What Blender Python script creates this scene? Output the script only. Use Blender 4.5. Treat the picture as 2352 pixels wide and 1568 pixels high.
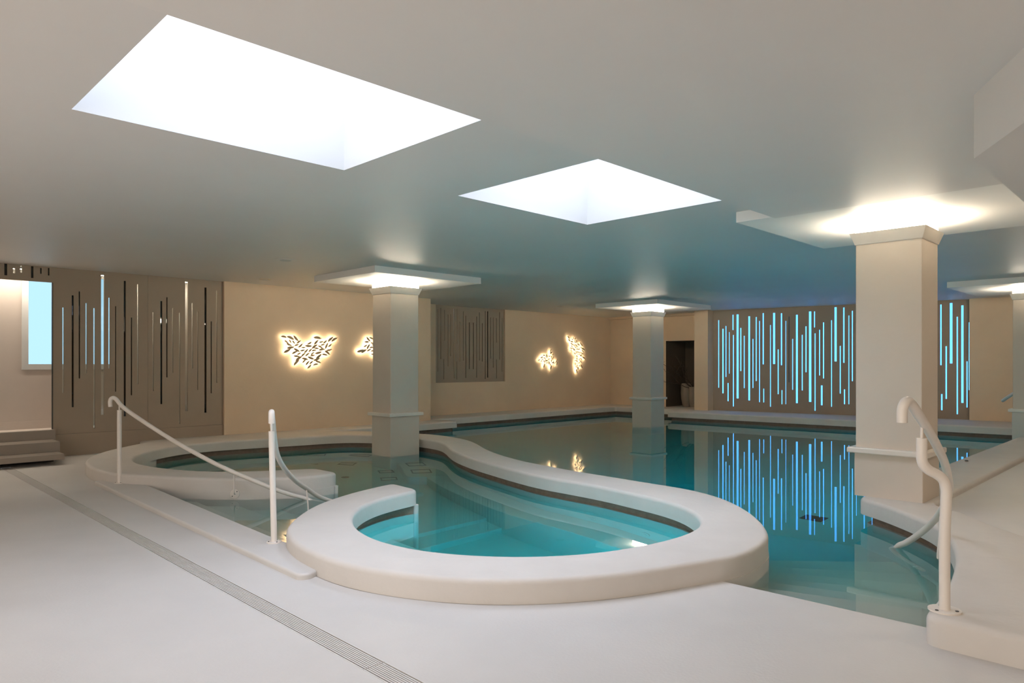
import bpy, bmesh, math, random
from mathutils import Vector, Matrix
from mathutils.geometry import tessellate_polygon
random.seed(7)
scene = bpy.context.scene
for o in list(bpy.data.objects): bpy.data.objects.remove(o)
COL = scene.collection
# ------------------------------------------------------------------ camera
F, CX, HY, CZ, WZ = 1605.0, 1176.0, 836.0, 1.4, -0.085
ZC, ZS, ZL = 2.86, 2.745, 2.76          # ceiling, near soffit, slabs over the columns
cd = bpy.data.cameras.new('camera'); cam = bpy.data.objects.new('camera', cd); COL.objects.link(cam)
cam.location = (0, 0, CZ); cam.rotation_euler = (math.pi/2, 0, 0)
cd.sensor_width = 36.0; cd.lens = 36.0*F/2352.0; cd.shift_y = (HY-784.0)/2352.0
cd.clip_start = 0.05; cd.clip_end = 200
scene.camera = cam
# ------------------------------------------------------------------ world, exposure
w = bpy.data.worlds.new('world'); scene.world = w; w.use_nodes = True
w.node_tree.nodes['Background'].inputs[0].default_value = (0.75, 0.86, 1.0, 1)
w.node_tree.nodes['Background'].inputs[1].default_value = 0.6
scene.view_settings.view_transform = 'Standard'
scene.view_settings.look = 'None'
scene.view_settings.gamma = 1
scene.view_settings.use_curve_mapping = False
scene.view_settings.exposure = 0.56
SKY_L = 6.2         # radiance of the daylit skylight panes
COVE_L = 56.0       # column cove strips
FISH_L = 24.0       # wall light LEDs
SLOT_L = 1.95        # blue light strips
POOL_L = 60.0       # underwater lamps
# ------------------------------------------------------------------ helpers
def U(px, py, z=0.0):
    Y = F*(CZ-z)/(py-HY); return Vector(((px-CX)*Y/F, Y, z))
def W(px, py, z):                        # pixel seen through the calm water surface, at underwater height z
    d = Vector(((px-CX)/F, 1, -(py-HY)/F)).normalized()
    t = (CZ-WZ)/-d.z; p = d*t
    h = Vector((d.x/1.33, d.y/1.33)); v = math.sqrt(1-h.length_squared); k = (WZ-z)/v
    return Vector((p.x+h.x*k, p.y+h.y*k, z))
def PY(px, py, Y): return Vector(((px-CX)*Y/F, Y, CZ-(py-HY)*Y/F))
def PD(px, py, D):                       # pixel on the vertical plane x-y = D -> (s, z)
    k = (px-CX)/F; Y = D/(k-1); return (k*Y+Y, CZ-(py-HY)*Y/F)
def R(s, d): return Vector(((s+d)/2, (s-d)/2))
def link(name, me, parent=None):
    o = bpy.data.objects.new(name, me); COL.objects.link(o)
    if parent is not None: o.parent = parent
    return o
def mesh(name, vs, fs, mats, parent=None, mi=None, smooth=None, angle=35):
    """one mesh object; world vertices; origin at the base of the shape (or of the parent)"""
    if not isinstance(mats, (list, tuple)): mats = [mats]
    vs = [Vector(v) for v in vs]
    if parent is not None:
        org = Vector(parent.get('_o', (0, 0, 0)))
    else:
        xs = [v.x for v in vs]; ys = [v.y for v in vs]; zs = [v.z for v in vs]
        org = Vector(((min(xs)+max(xs))/2, (min(ys)+max(ys))/2, min(zs)))
    me = bpy.data.meshes.new(name); me.from_pydata([v-org for v in vs], [], fs)
    for m in mats: me.materials.append(m)
    if mi: me.polygons.foreach_set('material_index', mi)
    if smooth is not None:
        me.polygons.foreach_set('use_smooth', smooth if isinstance(smooth, list) else [True]*len(fs))
        me.set_sharp_from_angle(angle=math.radians(angle))
    me.update()
    o = link(name, me, parent)
    if parent is None:
        o.location = org; o['_o'] = tuple(org)
    else:
        o['_o'] = tuple(org)
    return o
def empty(name, loc):
    o = bpy.data.objects.new(name, None); COL.objects.link(o); o.location = loc; o['_o'] = tuple(loc)
    o.empty_display_size = 0.2
    return o
def tag(o, label, cat, group=None):
    o['label'] = label; o['category'] = cat
    if group: o['group'] = group
    return o
def struct(o): o['kind'] = 'structure'; return o
class MB:
    def __init__(s): s.v = []; s.f = []; s.m = []; s.sm = []
    def add(s, vs, fs, m=0, sm=False):
        b = len(s.v); s.v += [Vector(v) for v in vs]
        for f in fs: s.f.append([b+i for i in f]); s.m.append(m); s.sm.append(sm)
    def box(s, c, hx, hy, z0, z1, m=0):      # c: list of 4 plan corners or (x,y) centre with half sizes
        p = c if isinstance(c, list) else [(c[0]-hx, c[1]-hy), (c[0]+hx, c[1]-hy), (c[0]+hx, c[1]+hy), (c[0]-hx, c[1]+hy)]
        vs = [(q[0], q[1], z0) for q in p]+[(q[0], q[1], z1) for q in p]
        s.add(vs, [(3, 2, 1, 0), (4, 5, 6, 7), (0, 1, 5, 4), (1, 2, 6, 5), (2, 3, 7, 6), (3, 0, 4, 7)], m)
    def sd(s, s0, s1, d0, d1, z0, z1, m=0):
        s.box([R(s0, d0), R(s0, d1), R(s1, d1), R(s1, d0)], 0, 0, z0, z1, m)
    def tube(s, pts, r, seg=12, m=0, cap=True, r1=None):
        pts = [Vector(p) for p in pts]; n = len(pts); rings = []
        up = None
        for i, p in enumerate(pts):
            t = (pts[min(i+1, n-1)]-pts[max(i-1, 0)]).normalized()
            if up is None:
                a = Vector((0, 0, 1)) if abs(t.z) < 0.9 else Vector((1, 0, 0))
                up = (a-t*a.dot(t)).normalized()
            else: up = (up-t*up.dot(t)).normalized()
            b = t.cross(up)
            rr = r if r1 is None else r+(r1-r)*i/(n-1)
            rings.append([p+(up*math.cos(k*2*math.pi/seg)+b*math.sin(k*2*math.pi/seg))*rr for k in range(seg)])
        vs = [v for q in rings for v in q]; fs = []
        for i in range(n-1):
            for k in range(seg):
                fs.append((i*seg+k, i*seg+(k+1) % seg, (i+1)*seg+(k+1) % seg, (i+1)*seg+k))
        if cap: fs += [tuple(reversed(range(seg))), tuple((n-1)*seg+k for k in range(seg))]
        s.add(vs, fs, m, True)
    def cyl(s, c, r, z0, z1, seg=24, m=0, r1=None):
        r1 = r if r1 is None else r1
        s.tube([(c[0], c[1], z0), (c[0], c[1], z1)], r, seg, m, True, r1)
    def lathe(s, c, prof, seg=28, m=0):
        vs = []; fs = []
        for (r, z) in prof:
            vs += [(c[0]+r*math.cos(k*2*math.pi/seg), c[1]+r*math.sin(k*2*math.pi/seg), z) for k in range(seg)]
        for i in range(len(prof)-1):
            for k in range(seg):
                fs.append((i*seg+k, i*seg+(k+1) % seg, (i+1)*seg+(k+1) % seg, (i+1)*seg+k))
        fs.append(tuple(reversed(range(seg)))); fs.append(tuple((len(prof)-1)*seg+k for k in range(seg)))
        s.add(vs, fs, m, True)
    def build(s, name, mats, parent=None, angle=35):
        return mesh(name, s.v, s.f, mats, parent, s.m, s.sm, angle)
def catmull(P, n=6, closed=False):
    out = []; N = len(P)
    rng = range(N) if closed else range(N-1)
    for i in rng:
        p0 = P[(i-1) % N] if closed or i > 0 else P[0]
        p1 = P[i]; p2 = P[(i+1) % N]
        p3 = P[(i+2) % N] if closed or i+2 < N else P[-1]
        for k in range(n):
            t = k/n
            out.append(0.5*((2*p1)+(p2-p0)*t+(2*p0-5*p1+4*p2-p3)*t*t+(3*p1-p0-3*p2+p3)*t**3))
    if not closed: out.append(P[-1])
    return out
def resample(P, step):
    out = [P[0].copy()]; acc = 0.0
    for a, b in zip(P, P[1:]):
        L = (b-a).length
        if L < 1e-9: continue
        t = step-acc
        while t <= L:
            out.append(a+(b-a)*(t/L)); t += step
        acc = L-(t-step)
    if (out[-1]-P[-1]).length > step*0.3: out.append(P[-1].copy())
    else: out[-1] = P[-1].copy()
    return out
def relax(P, it, closed=False):
    P = [p.copy() for p in P]
    for _ in range(it):
        Q = [p.copy() for p in P]
        rng = range(len(P)) if closed else range(1, len(P)-1)
        for i in rng: Q[i] = P[i]*0.5+(P[i-1]+P[(i+1) % len(P)])*0.25
        P = Q
    return P
def smoothpath(P, step=0.07, it=6):
    return relax(resample(catmull([Vector((p[0], p[1])) for p in P], 8), step), it)
def area(P): return 0.5*sum(P[i-1][0]*P[i][1]-P[i][0]*P[i-1][1] for i in range(len(P)))
def ccw(P):
    P = [Vector((p[0], p[1])) for p in P]
    return P if area(P) > 0 else P[::-1]
def offset(P, k):                        # inward for a ccw outline
    n = len(P); out = []
    for i in range(n):
        a = (P[i]-P[i-1]); b = (P[(i+1) % n]-P[i])
        if a.length < 1e-9: a = b
        if b.length < 1e-9: b = a
        a = a.normalized(); b = b.normalized()
        na = Vector((-a.y, a.x)); nb = Vector((-b.y, b.x)); m = na+nb
        if m.length < 1e-6: m = na
        m = m.normalized(); c = max(0.5, m.dot(na)); out.append(P[i]+m*(k/c))
    return out
def roundcorner(P, r=0.06, deg=35, n=5): # round the sharp corners of a closed outline
    out = []; N = len(P)
    for i in range(N):
        p = P[i]; a = P[i-1]-p; b = P[(i+1) % N]-p
        if a.length < 1e-9 or b.length < 1e-9: continue
        ang = math.degrees(a.angle(b))
        if 180-ang < deg: out.append(p); continue
        q = min(r, a.length*0.45, b.length*0.45)
        A = p+a.normalized()*q; B = p+b.normalized()*q
        for k in range(n+1):
            t = k/n; out.append(A*(1-t)**2+p*2*t*(1-t)+B*t*t)
    return out
def cap(P, z, up=True):
    tris = tessellate_polygon([[Vector((p.x, p.y, 0)) for p in P]])
    out = []
    for t in tris:
        a, b, c = [P[i] for i in t]
        s = (b.x-a.x)*(c.y-a.y)-(b.y-a.y)*(c.x-a.x)
        out.append(t if (s > 0) == up else (t[0], t[2], t[1]))
    return out
def densify(P, L=0.35):
    out = []
    for i in range(len(P)):
        a, b = P[i], P[(i+1) % len(P)]; n = max(1, int((b-a).length/L))
        out += [a.lerp(b, k/n) for k in range(n)]
    return out
def prism(name, P, z0, z1, mats, r=0.0, parent=None, bottom=False, mi=0, rnd=0.0, mb=None):
    P = ccw(P)
    if r > 0: P = densify(P)
    if rnd > 0: P = roundcorner(P, rnd)
    n = len(P); rings = [(0, z0), (0, z1-r)]
    if r > 0:
        for k in range(1, 6):
            a = math.pi/2*k/5; rings.append((r*(1-math.cos(a)), z1-r+r*math.sin(a)))
    vs = []; fs = []; sm = []
    for (o, z) in rings:
        Q = offset(P, o) if o > 0 else P
        vs += [(q.x, q.y, z) for q in Q]; last = Q
    for i in range(len(rings)-1):
        for k in range(n):
            fs.append((i*n+k, i*n+(k+1) % n, (i+1)*n+(k+1) % n, (i+1)*n+k)); sm.append(True)
    b = (len(rings)-1)*n
    for t in cap(last, z1): fs.append(tuple(b+i for i in t)); sm.append(False)
    if bottom:
        for t in cap(P, z0, False): fs.append(tuple(t)); sm.append(False)
    if mb is not None:
        base = len(mb.v); mb.v += [Vector(v) for v in vs]
        for f, q in zip(fs, sm): mb.f.append([base+i for i in f]); mb.m.append(mi); mb.sm.append(q)
        return None
    return mesh(name, vs, fs, mats, parent, [mi]*len(fs), sm, 40)
# ------------------------------------------------------------------ materials
def mat(name, base, rough=0.6, spec=0.5, var=0.0, vscale=2.0, bump=0.0, bscale=20.0, metal=0.0, col2=None):
    m = bpy.data.materials.new(name); m.use_nodes = True; nt = m.node_tree; b = nt.nodes['Principled BSDF']
    b.inputs['Base Color'].default_value = (*base, 1); b.inputs['Roughness'].default_value = rough
    b.inputs['Metallic'].default_value = metal; b.inputs['Specular IOR Level'].default_value = spec
    tc = nt.nodes.new('ShaderNodeTexCoord')
    if var > 0:
        nz = nt.nodes.new('ShaderNodeTexNoise'); nz.inputs['Scale'].default_value = vscale; nz.inputs['Detail'].default_value = 6
        nz.inputs['Roughness'].default_value = 0.6
        nt.links.new(tc.outputs['Object'], nz.inputs['Vector'])
        cr = nt.nodes.new('ShaderNodeValToRGB'); cr.color_ramp.elements[0].position = 0.3; cr.color_ramp.elements[1].position = 0.7
        c2 = col2 or tuple(c*(1-var) for c in base)
        cr.color_ramp.elements[0].color = (*c2, 1); cr.color_ramp.elements[1].color = (*[min(1, c*(1+var*0.4)) for c in base], 1)
        nt.links.new(nz.outputs['Fac'], cr.inputs['Fac']); nt.links.new(cr.outputs['Color'], b.inputs['Base Color'])
    if bump > 0:
        n2 = nt.nodes.new('ShaderNodeTexNoise'); n2.inputs['Scale'].default_value = bscale; n2.inputs['Detail'].default_value = 5
        nt.links.new(tc.outputs['Object'], n2.inputs['Vector'])
        bp = nt.nodes.new('ShaderNodeBump'); bp.inputs['Strength'].default_value = bump; bp.inputs['Distance'].default_value = 0.01
        nt.links.new(n2.outputs['Fac'], bp.inputs['Height']); nt.links.new(bp.outputs['Normal'], b.inputs['Normal'])
    return m
def emit(name, colr, L):
    m = bpy.data.materials.new(name); m.use_nodes = True; nt = m.node_tree; nt.nodes.clear()
    e = nt.nodes.new('ShaderNodeEmission'); e.inputs[0].default_value = (*colr, 1); e.inputs[1].default_value = L
    o = nt.nodes.new('ShaderNodeOutputMaterial'); nt.links.new(e.outputs[0], o.inputs[0]); return m
M_WALL = mat('wall_plaster', (0.72, 0.56, 0.395), 0.75, 0.3, 0.07, 0.9, 0.15, 30)
M_PANEL = mat('panel_plaster', (0.345, 0.275, 0.205), 0.6, 0.3, 0.05, 1.2, 0.1, 30)
M_CEIL = mat('ceiling_paint', (0.79, 0.75, 0.71), 0.52, 0.4, 0.03, 0.6, 0.05, 3)
M_SLAB = mat('slab_cove_glow_paint', (0.90, 0.88, 0.84), 0.6, 0.3, 0.02, 1)  # lighter than the ceiling; cove glow put into the colour
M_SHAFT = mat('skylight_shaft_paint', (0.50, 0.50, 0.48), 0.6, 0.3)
M_COPE = mat('coping_plaster', (0.66, 0.62, 0.57), 0.65, 0.35, 0.05, 2.5, 0.3, 14)
M_FLOOR = mat('floor_resin', (0.63, 0.605, 0.57), 0.5, 0.35, 0.06, 1.1, 0.12, 60)
M_COL = mat('column_plaster', (0.66, 0.58, 0.485), 0.6, 0.35, 0.04, 1.5, 0.12, 25)
M_TRIM = mat('column_trim', (0.76, 0.71, 0.63), 0.45, 0.4, 0.03, 3, 0.05, 20)
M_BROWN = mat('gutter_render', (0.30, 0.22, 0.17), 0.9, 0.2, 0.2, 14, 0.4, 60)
M_POOL = mat('pool_lining', (0.62, 0.60, 0.52), 0.7, 0.3, 0.04, 1.5)
M_RAIL = mat('rail_enamel', (0.80, 0.74, 0.67), 0.32, 0.5, 0.02, 8)
M_STEP = mat('step_laminate', (0.30, 0.255, 0.21), 0.4, 0.5, 0.06, 3, 0.05, 30)
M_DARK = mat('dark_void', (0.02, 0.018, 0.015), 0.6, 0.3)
M_DARKMETAL = mat('dark_metal', (0.05, 0.05, 0.045), 0.4, 0.5, metal=0.5)
M_GRATE = mat('grate_steel', (0.66, 0.64, 0.61), 0.45, 0.5, 0.05, 20)
M_INLAY = mat('pool_inlay', (0.07, 0.075, 0.06), 0.6, 0.3)
M_BRONZE = mat('fish_bronze', (0.42, 0.31, 0.19), 0.5, 0.5, 0.12, 25, metal=0.15)
M_VASE = mat('vase_ceramic', (0.27, 0.23, 0.19), 0.7, 0.3, 0.08, 5)
M_TWIG = mat('twig_bark', (0.06, 0.045, 0.035), 0.8, 0.2, 0.2, 30)
M_SCREW = mat('screw_dark', (0.04, 0.04, 0.04), 0.5, 0.5)
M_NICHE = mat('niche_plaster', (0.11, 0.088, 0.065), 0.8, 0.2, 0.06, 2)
M_FRAME = mat('window_surround', (0.62, 0.62, 0.60), 0.6, 0.3)
M_CORR = mat('corridor_plaster', (0.58, 0.51, 0.45), 0.7, 0.3, 0.05, 1.5)
def emit1(name, colr, L):                 # one-sided emitter (front face only), as an LED board is
    m = emit(name, colr, L); nt = m.node_tree
    e = [n for n in nt.nodes if n.type == 'EMISSION'][0]; o = [n for n in nt.nodes if n.type == 'OUTPUT_MATERIAL'][0]
    g = nt.nodes.new('ShaderNodeNewGeometry'); d = nt.nodes.new('ShaderNodeBsdfDiffuse'); d.inputs[0].default_value = (0.1, 0.08, 0.06, 1)
    x = nt.nodes.new('ShaderNodeMixShader'); nt.links.new(g.outputs['Backfacing'], x.inputs[0]); nt.links.new(e.outputs[0], x.inputs[1]); nt.links.new(d.outputs[0], x.inputs[2])
    nt.links.new(x.outputs[0], o.inputs[0]); return m
E_SKY = emit('skylight_daylight', (0.74, 0.81, 1.0), SKY_L)
E_COVE = emit('cove_led', (1.0, 0.85, 0.66), COVE_L)
E_FISH = emit1('fish_led', (1.0, 0.80, 0.52), FISH_L)
E_SLOT = emit('slot_led', (0.09, 0.38, 1.0), SLOT_L)
E_SLOT_OFF = mat('slot_led_unlit', (0.01, 0.07, 0.14), 0.3, 0.5)
E_POOL = emit('pool_lamp', (0.9, 0.97, 1.0), POOL_L*0.25)
E_POOLB = emit('pool_fill_blue', (0.03, 0.62, 1.0), POOL_L*1.5)
E_POOLC = emit('pool_fill_cyan', (0.02, 0.66, 1.0), POOL_L*3.6)
E_WIN = emit('window_daylight', (0.40, 0.66, 0.84), 0.95)
E_BACK = emit('window_warm_fill', (1.0, 0.90, 0.80), 2.4)
E_CORR = emit('corridor_fill_light', (1.0, 0.88, 0.74), 50.0)
E_DOWN = emit('downlight_fill', (1.0, 0.84, 0.68), 26.0)
def glassmix(name, tint, gl):
    m = bpy.data.materials.new(name); m.use_nodes = True; nt = m.node_tree; nt.nodes.clear()
    t = nt.nodes.new('ShaderNodeBsdfTransparent'); t.inputs[0].default_value = (*tint, 1)
    g = nt.nodes.new('ShaderNodeBsdfGlossy'); g.inputs['Roughness'].default_value = 0.02; g.inputs[0].default_value = (0.8, 0.8, 0.8, 1)
    x = nt.nodes.new('ShaderNodeMixShader'); x.inputs[0].default_value = gl
    o = nt.nodes.new('ShaderNodeOutputMaterial')
    nt.links.new(t.outputs[0], x.inputs[1]); nt.links.new(g.outputs[0], x.inputs[2]); nt.links.new(x.outputs[0], o.inputs[0]); return m
M_GLASS = glassmix('clear_glass', (0.9, 0.95, 0.95), 0.12)
M_SMOKE = glassmix('smoked_glass', (0.02, 0.025, 0.02), 0.07)
def water():
    m = bpy.data.materials.new('pool_water'); m.use_nodes = True; nt = m.node_tree; nt.nodes.clear()
    g = nt.nodes.new('ShaderNodeBsdfGlass'); g.inputs['IOR'].default_value = 1.33; g.inputs['Roughness'].default_value = 0.0
    nz = nt.nodes.new('ShaderNodeTexNoise'); nz.inputs['Scale'].default_value = 1.3; nz.inputs['Detail'].default_value = 2
    tc = nt.nodes.new('ShaderNodeTexCoord'); nt.links.new(tc.outputs['Object'], nz.inputs['Vector'])
    bp = nt.nodes.new('ShaderNodeBump'); bp.inputs['Strength'].default_value = 0.02; bp.inputs['Distance'].default_value = 0.02
    nt.links.new(nz.outputs['Fac'], bp.inputs['Height']); nt.links.new(bp.outputs['Normal'], g.inputs['Normal'])
    v = nt.nodes.new('ShaderNodeVolumeAbsorption'); v.inputs['Color'].default_value = (0.04, 0.88, 0.90, 1); v.inputs['Density'].default_value = 0.62
    o = nt.nodes.new('ShaderNodeOutputMaterial'); nt.links.new(g.outputs[0], o.inputs['Surface']); nt.links.new(v.outputs[0], o.inputs['Volume'])
    return m
M_WATER = water()
# ------------------------------------------------------------------ plan outlines
Z = 0.15
inner_px = [(964,1124),(924.5,1132),(887,1141),(854,1151),(826,1165),(811,1181),(809,1195),(817,1209),(840,1225.6),(878,1242),(924.5,1253.6),
 (980.6,1264),(1051,1271),(1121,1275),(1191,1276.5),(1261,1275),(1331,1271),(1401.6,1263),(1472,1251),(1518.5,1241),(1565,1228),(1598,1214),
 (1611,1202),(1610,1191),(1598,1179),(1575,1165),(1542,1153),(1495,1141),(1448,1131),(1400,1120),(1321,1105.7),(1250,1094),(1196,1082),(1143,1068),
 (1089,1053),(1054,1040.5),(1036,1031.5),(1026,1022),(1011,1013.5),(985.5,1009),(960,1005.5),(905,1001),(852,998),(780,998),(692,1003),(547,1011),
 (439,1019),(367,1030),(325,1041),(306,1051),(311,1061),(340,1069),(367,1073),(439,1080),(511,1082),(584,1081),(656,1078),(725,1075)]
outer_px = [(779,1085,Z),(728,1092,Z),(674,1096,Z),(620,1097,Z),(565,1098,Z),(511,1098,Z),(457,1097,Z),(403,1095,Z),(350,1091.5,Z),(300,1089,Z),
 (262,1087,Z),(223,1078,Z),(204,1069,Z),(195,1060,Z),(198,1054,Z),(210.5,1046,Z),(236,1037,Z),(268,1029,Z),(321,1018,Z),(400,1006,Z),(500,999,Z),
 (600,994,Z),(700,990.5,Z),(785,989,Z),(852,990,Z),(905,992,Z),(960,995,Z),(985,996.5,Z),(1011,998.6,Z),(1036,1002,Z),(1062,1006.5,Z),(1081,1011.6,Z),
 (1097,1018.5,Z),(1113,1028,Z),(1130,1036,Z),(1151,1043.5,Z),(1177,1051,Z),(1210,1059.7,Z),(1250,1067,Z),(1321,1080.5,Z),(1400,1093,Z),(1448,1101,Z),
 (1542,1115.6,Z),(1589,1123.5,Z),(1635,1135,Z),(1682,1151,Z),(1729,1178,Z),(1757,1204.5,Z),(1770,1231,Z),(1759,1250,.12),(1738,1267,.12),(1709,1281,.12),
 (1672,1293,.12),(1654,1333,0),(1565,1351,0),(1508,1361,0),(1448,1370.5,0),(1378,1379,0),(1308,1385,0),(1214,1389,0),(1121,1390,0),(1027,1385,0),
 (934,1375,0),(863,1364,0),(793,1349,0),(740,1330,0),(711,1302,.04),(685,1288,.04),(667,1275,.04),(655,1254,.04),(654,1214,Z),(667,1196,Z),
 (714,1163,Z),(772,1141,Z),(837,1123,Z),(902,1109,Z)]
inner = smoothpath([U(x, y, Z) for x, y in inner_px])
outer = smoothpath([U(*p) for p in outer_px])
band = inner+outer                       # closed outline of the S-shaped coping
def nearest(P, q): return min(range(len(P)), key=lambda i: (P[i]-Vector((q[0], q[1]))).length)
def inside_shift(path, k):               # shift an open path to its left (+) or right (-)
    out = []
    for i in range(len(path)):
        t = (path[min(i+1, len(path)-1)]-path[max(i-1, 0)]).normalized(); out.append(path[i]+Vector((-t.y, t.x))*k)
    return out
# ------------------------------------------------------------------ pool copings and gutters
def soften(P): return relax(densify(ccw(P), .04), 4, True)
def coping(name, P, label, z1=Z, r=0.036, rnd=0.13, inset=0.10, body=None, z0=0.0):
    P = soften(P)
    root = empty(name, (*(sum(P, Vector((0, 0)))/len(P)), 0)); tag(root, label, 'pool coping')
    prism('coping_slab', P, z0, z1, M_COPE, r, root, bottom=True)
    if body is None: Q, Q2 = offset(P, inset), offset(P, inset-0.045)
    else: Q, Q2 = soften(body[0]), soften(body[1])
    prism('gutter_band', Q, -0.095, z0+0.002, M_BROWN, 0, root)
    prism('pool_wall', Q2, -1.75, -0.088, M_POOL, 0.006, root)
    return root
def bandbody(k):                         # undercut only on the pool side of the S-shaped coping; the outer face drops straight
    a = inside_shift(inner, k); c_ = inside_shift(inner, -k); m = len(inner)//3
    o_ = outer[nearest(outer, inner[m])]
    if (c_[m]-o_).length < (a[m]-o_).length: a = c_
    a = [inner[i].lerp(a[i], min(1.0, max(0, i-1)/2, max(0, len(a)-2-i)/2)) for i in range(len(a))]
    return offset(ccw(a+outer), .001)
ob_in = inside_shift(outer, .12); oc_ = inside_shift(outer, -.12); m_ = len(outer)//2
if (oc_[m_]-inner[nearest(inner, outer[m_])]).length < (ob_in[m_]-inner[nearest(inner, outer[m_])]).length: ob_in = oc_
skin = relax(ob_in, 2)
cp_ = coping('pool_coping', band, 'thick white S-shaped plaster coping around the small pool, with two open ends', body=(bandbody(.10), bandbody(.055)))
prism('outer_wall', outer[1:-1]+skin[1:-1][::-1], -1.74, .0, M_COPE, 0, cp_)
for q_ in ([inner[-1], inner[-2], outer[1], outer[0]], [outer[-1], outer[-2], inner[1], inner[0]]):
    prism('end_wall', offset(roundcorner(ccw(q_), .05), .001), -1.73, .0, M_COPE, 0, cp_)
coping('pool_coping', [R(5.3,-16.65), R(5.3,-17.5), R(14.25,-17.5), R(14.25,-16.62)], 'low plaster ledge under the left wall with the two nearest fish lights', z1=Z-.002)
coping('pool_coping', [R(13.9,-17.68), R(23.85,-17.68), R(23.85,-13.7), R(26.6,-13.7), R(26.6,-19.1), R(13.9,-19.1)],
       'long plaster ledge along the recessed far wall, turning the corner to the niche', z1=Z-.003)
coping('pool_coping', [Vector((4.1,18.5)), Vector((10.7,13.04)), Vector((12.2,14.8)), Vector((10.3,16.1)), Vector((5.48,19.4)), Vector((4.75,19.45))],
       'plaster ledge below the wall of glowing blue light strips')
bay = smoothpath([(2.046,3.50),(2.19,3.64),(2.316,3.787),(2.46,3.95),(2.64,4.19),(2.83,4.458),(2.945,4.644),(3.08,4.89),(3.18,5.118),(3.25,5.31),(3.30,5.58),(3.315,5.94),(3.30,6.3),(3.25,6.56)], .06, 3)
deckP = [Vector((3.74,1.81))]+bay+[R(20.75,-3.32), R(20.75,-2.52), R(10.9,-2.52), Vector((3.77,6.22)), Vector((3.80,5.9)), Vector((3.74,5.4))]
coping('pool_coping', deckP, 'beige coping at right carrying the tall handrail, running back behind the big column')
# ------------------------------------------------------------------ floors
def holed(name, outerP, holes, z, m, skirt=None, up=True):
    loops = [[Vector((p[0], p[1], 0)) for p in ccw(outerP)]]+[[Vector((p[0], p[1], 0)) for p in h] for h in holes]
    flat = [v for l in loops for v in l]
    fs = []
    for t in tessellate_polygon(loops):
        a, b, c = [flat[i] for i in t]; s_ = (b.x-a.x)*(c.y-a.y)-(b.y-a.y)*(c.x-a.x)
        fs.append(tuple(t) if (s_ > 0) == up else (t[0], t[2], t[1]))
    vs = [(v.x, v.y, z) for v in flat]
    if skirt is not None:
        n = len(loops[0]); b0 = len(vs); vs += [(v.x, v.y, skirt) for v in loops[0]]
        for i in range(n): fs.append((b0+i, b0+(i+1) % n, (i+1) % n, i))
    return mesh(name, vs, fs, m)
# indices of the outer path between the right end of the near floor and the left step slab
iR = nearest(outer, (1.346, 4.52)); iL = nearest(outer, (-1.75, 5.2))
near_arc = outer[iR:iL+1]
test = inside_shift(near_arc, 0.2)
sgn = 0.2 if (test[len(test)//2]-Vector((0, 6))).length < (near_arc[len(near_arc)//2]-Vector((0, 6))).length else -0.2
near_in = inside_shift(near_arc, sgn)
e0, e1 = U(1654, 1334), U(2115, 1438)
edir = (e1-e0).normalized()
eR = Vector((e1.x, e1.y))+Vector((edir.x, edir.y))*0.35
floorP = [R(-5,-17.5), R(5.6,-17.5), R(5.6,-16.95), Vector((-5.25,10.3)), Vector((-5.12,9.2)), Vector((-4.75,8.55)), Vector((-4.35,7.85)), Vector((-2.0,5.4))]
floorP += near_in[::-1][2:-1]
floorP += [Vector((1.30,4.56+0.0)), eR, Vector((3.6,2.3)), Vector((4.5,1.45)), R(5.95,8), R(-5,8)]
# trench of the linear drain
tA, tB = U(150,1138.6), U(757,1450); tC, tD = U(150,1161), U(685,1450)
s_hi = ((tA.x+tA.y)+(tB.x+tB.y))/2; s_lo = ((tC.x+tC.y)+(tD.x+tD.y))/2
J = U(867,1526); dJ = J.x-J.y
trench = [R(s_lo,-16.3), R(s_hi,-16.3), R(s_hi,1.5), R(s_lo,1.5)]
struct(holed('floor', floorP, [trench], 0.0, M_FLOOR, skirt=-1.75))
def grate(d0, d1, label):
    o = empty('drain_grate', (*R((s_lo+s_hi)/2, (d0+d1)/2), -0.03)); tag(o, label, 'drain', 'linear drain grates in the floor')
    mb = MB(); g = 0.002
    mb.sd(s_lo+.001, s_lo+.010, d0+g, d1-g, -.03, .0015); mb.sd(s_hi-.010, s_hi-.001, d0+g, d1-g, -.03, .0015)
    mb.sd(s_lo+.01, s_hi-.01, d0+g, d0+.012, -.03, -.004); mb.sd(s_lo+.01, s_hi-.01, d1-.012, d1-g, -.03, -.004)
    mb.build('frame', M_GRATE, o)
    n = 8; w0 = s_lo+.022; pitch = (s_hi-s_lo-.034)/n
    for i in range(n):
        b = MB(); b.sd(w0+i*pitch, w0+i*pitch+pitch*0.6, d0+g*2, d1-g*2, -.012, 0.0); b.build('slat', M_GRATE, o)
    b = MB(); b.sd(s_lo, s_hi, d0, d1, -.06, -.05); b.build('channel', M_DARK, o)
    return o
grate(-16.3, dJ, 'long slotted steel drain grate across the floor from the stair to the joint in front')
grate(dJ, 1.5, 'slotted steel drain grate in the floor, the short end piece nearest the camera')
# low entry step beside the small pool
kerb = [U(215,1104,.04), U(685,1319,.04), U(713,1316,.04), Vector((-1.25,4.75)), Vector((-1.35,5.1)), U(650,1242,.04), U(334,1111,.04), Vector((-4.35,8.25)), Vector((-4.75,8.35))]
tag(prism('entry_step', kerb, -1.75, .04, M_FLOOR, .018, rnd=.05), 'low pale kerb step beside the drain carrying the posts of the two left handrails', 'step')
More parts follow.
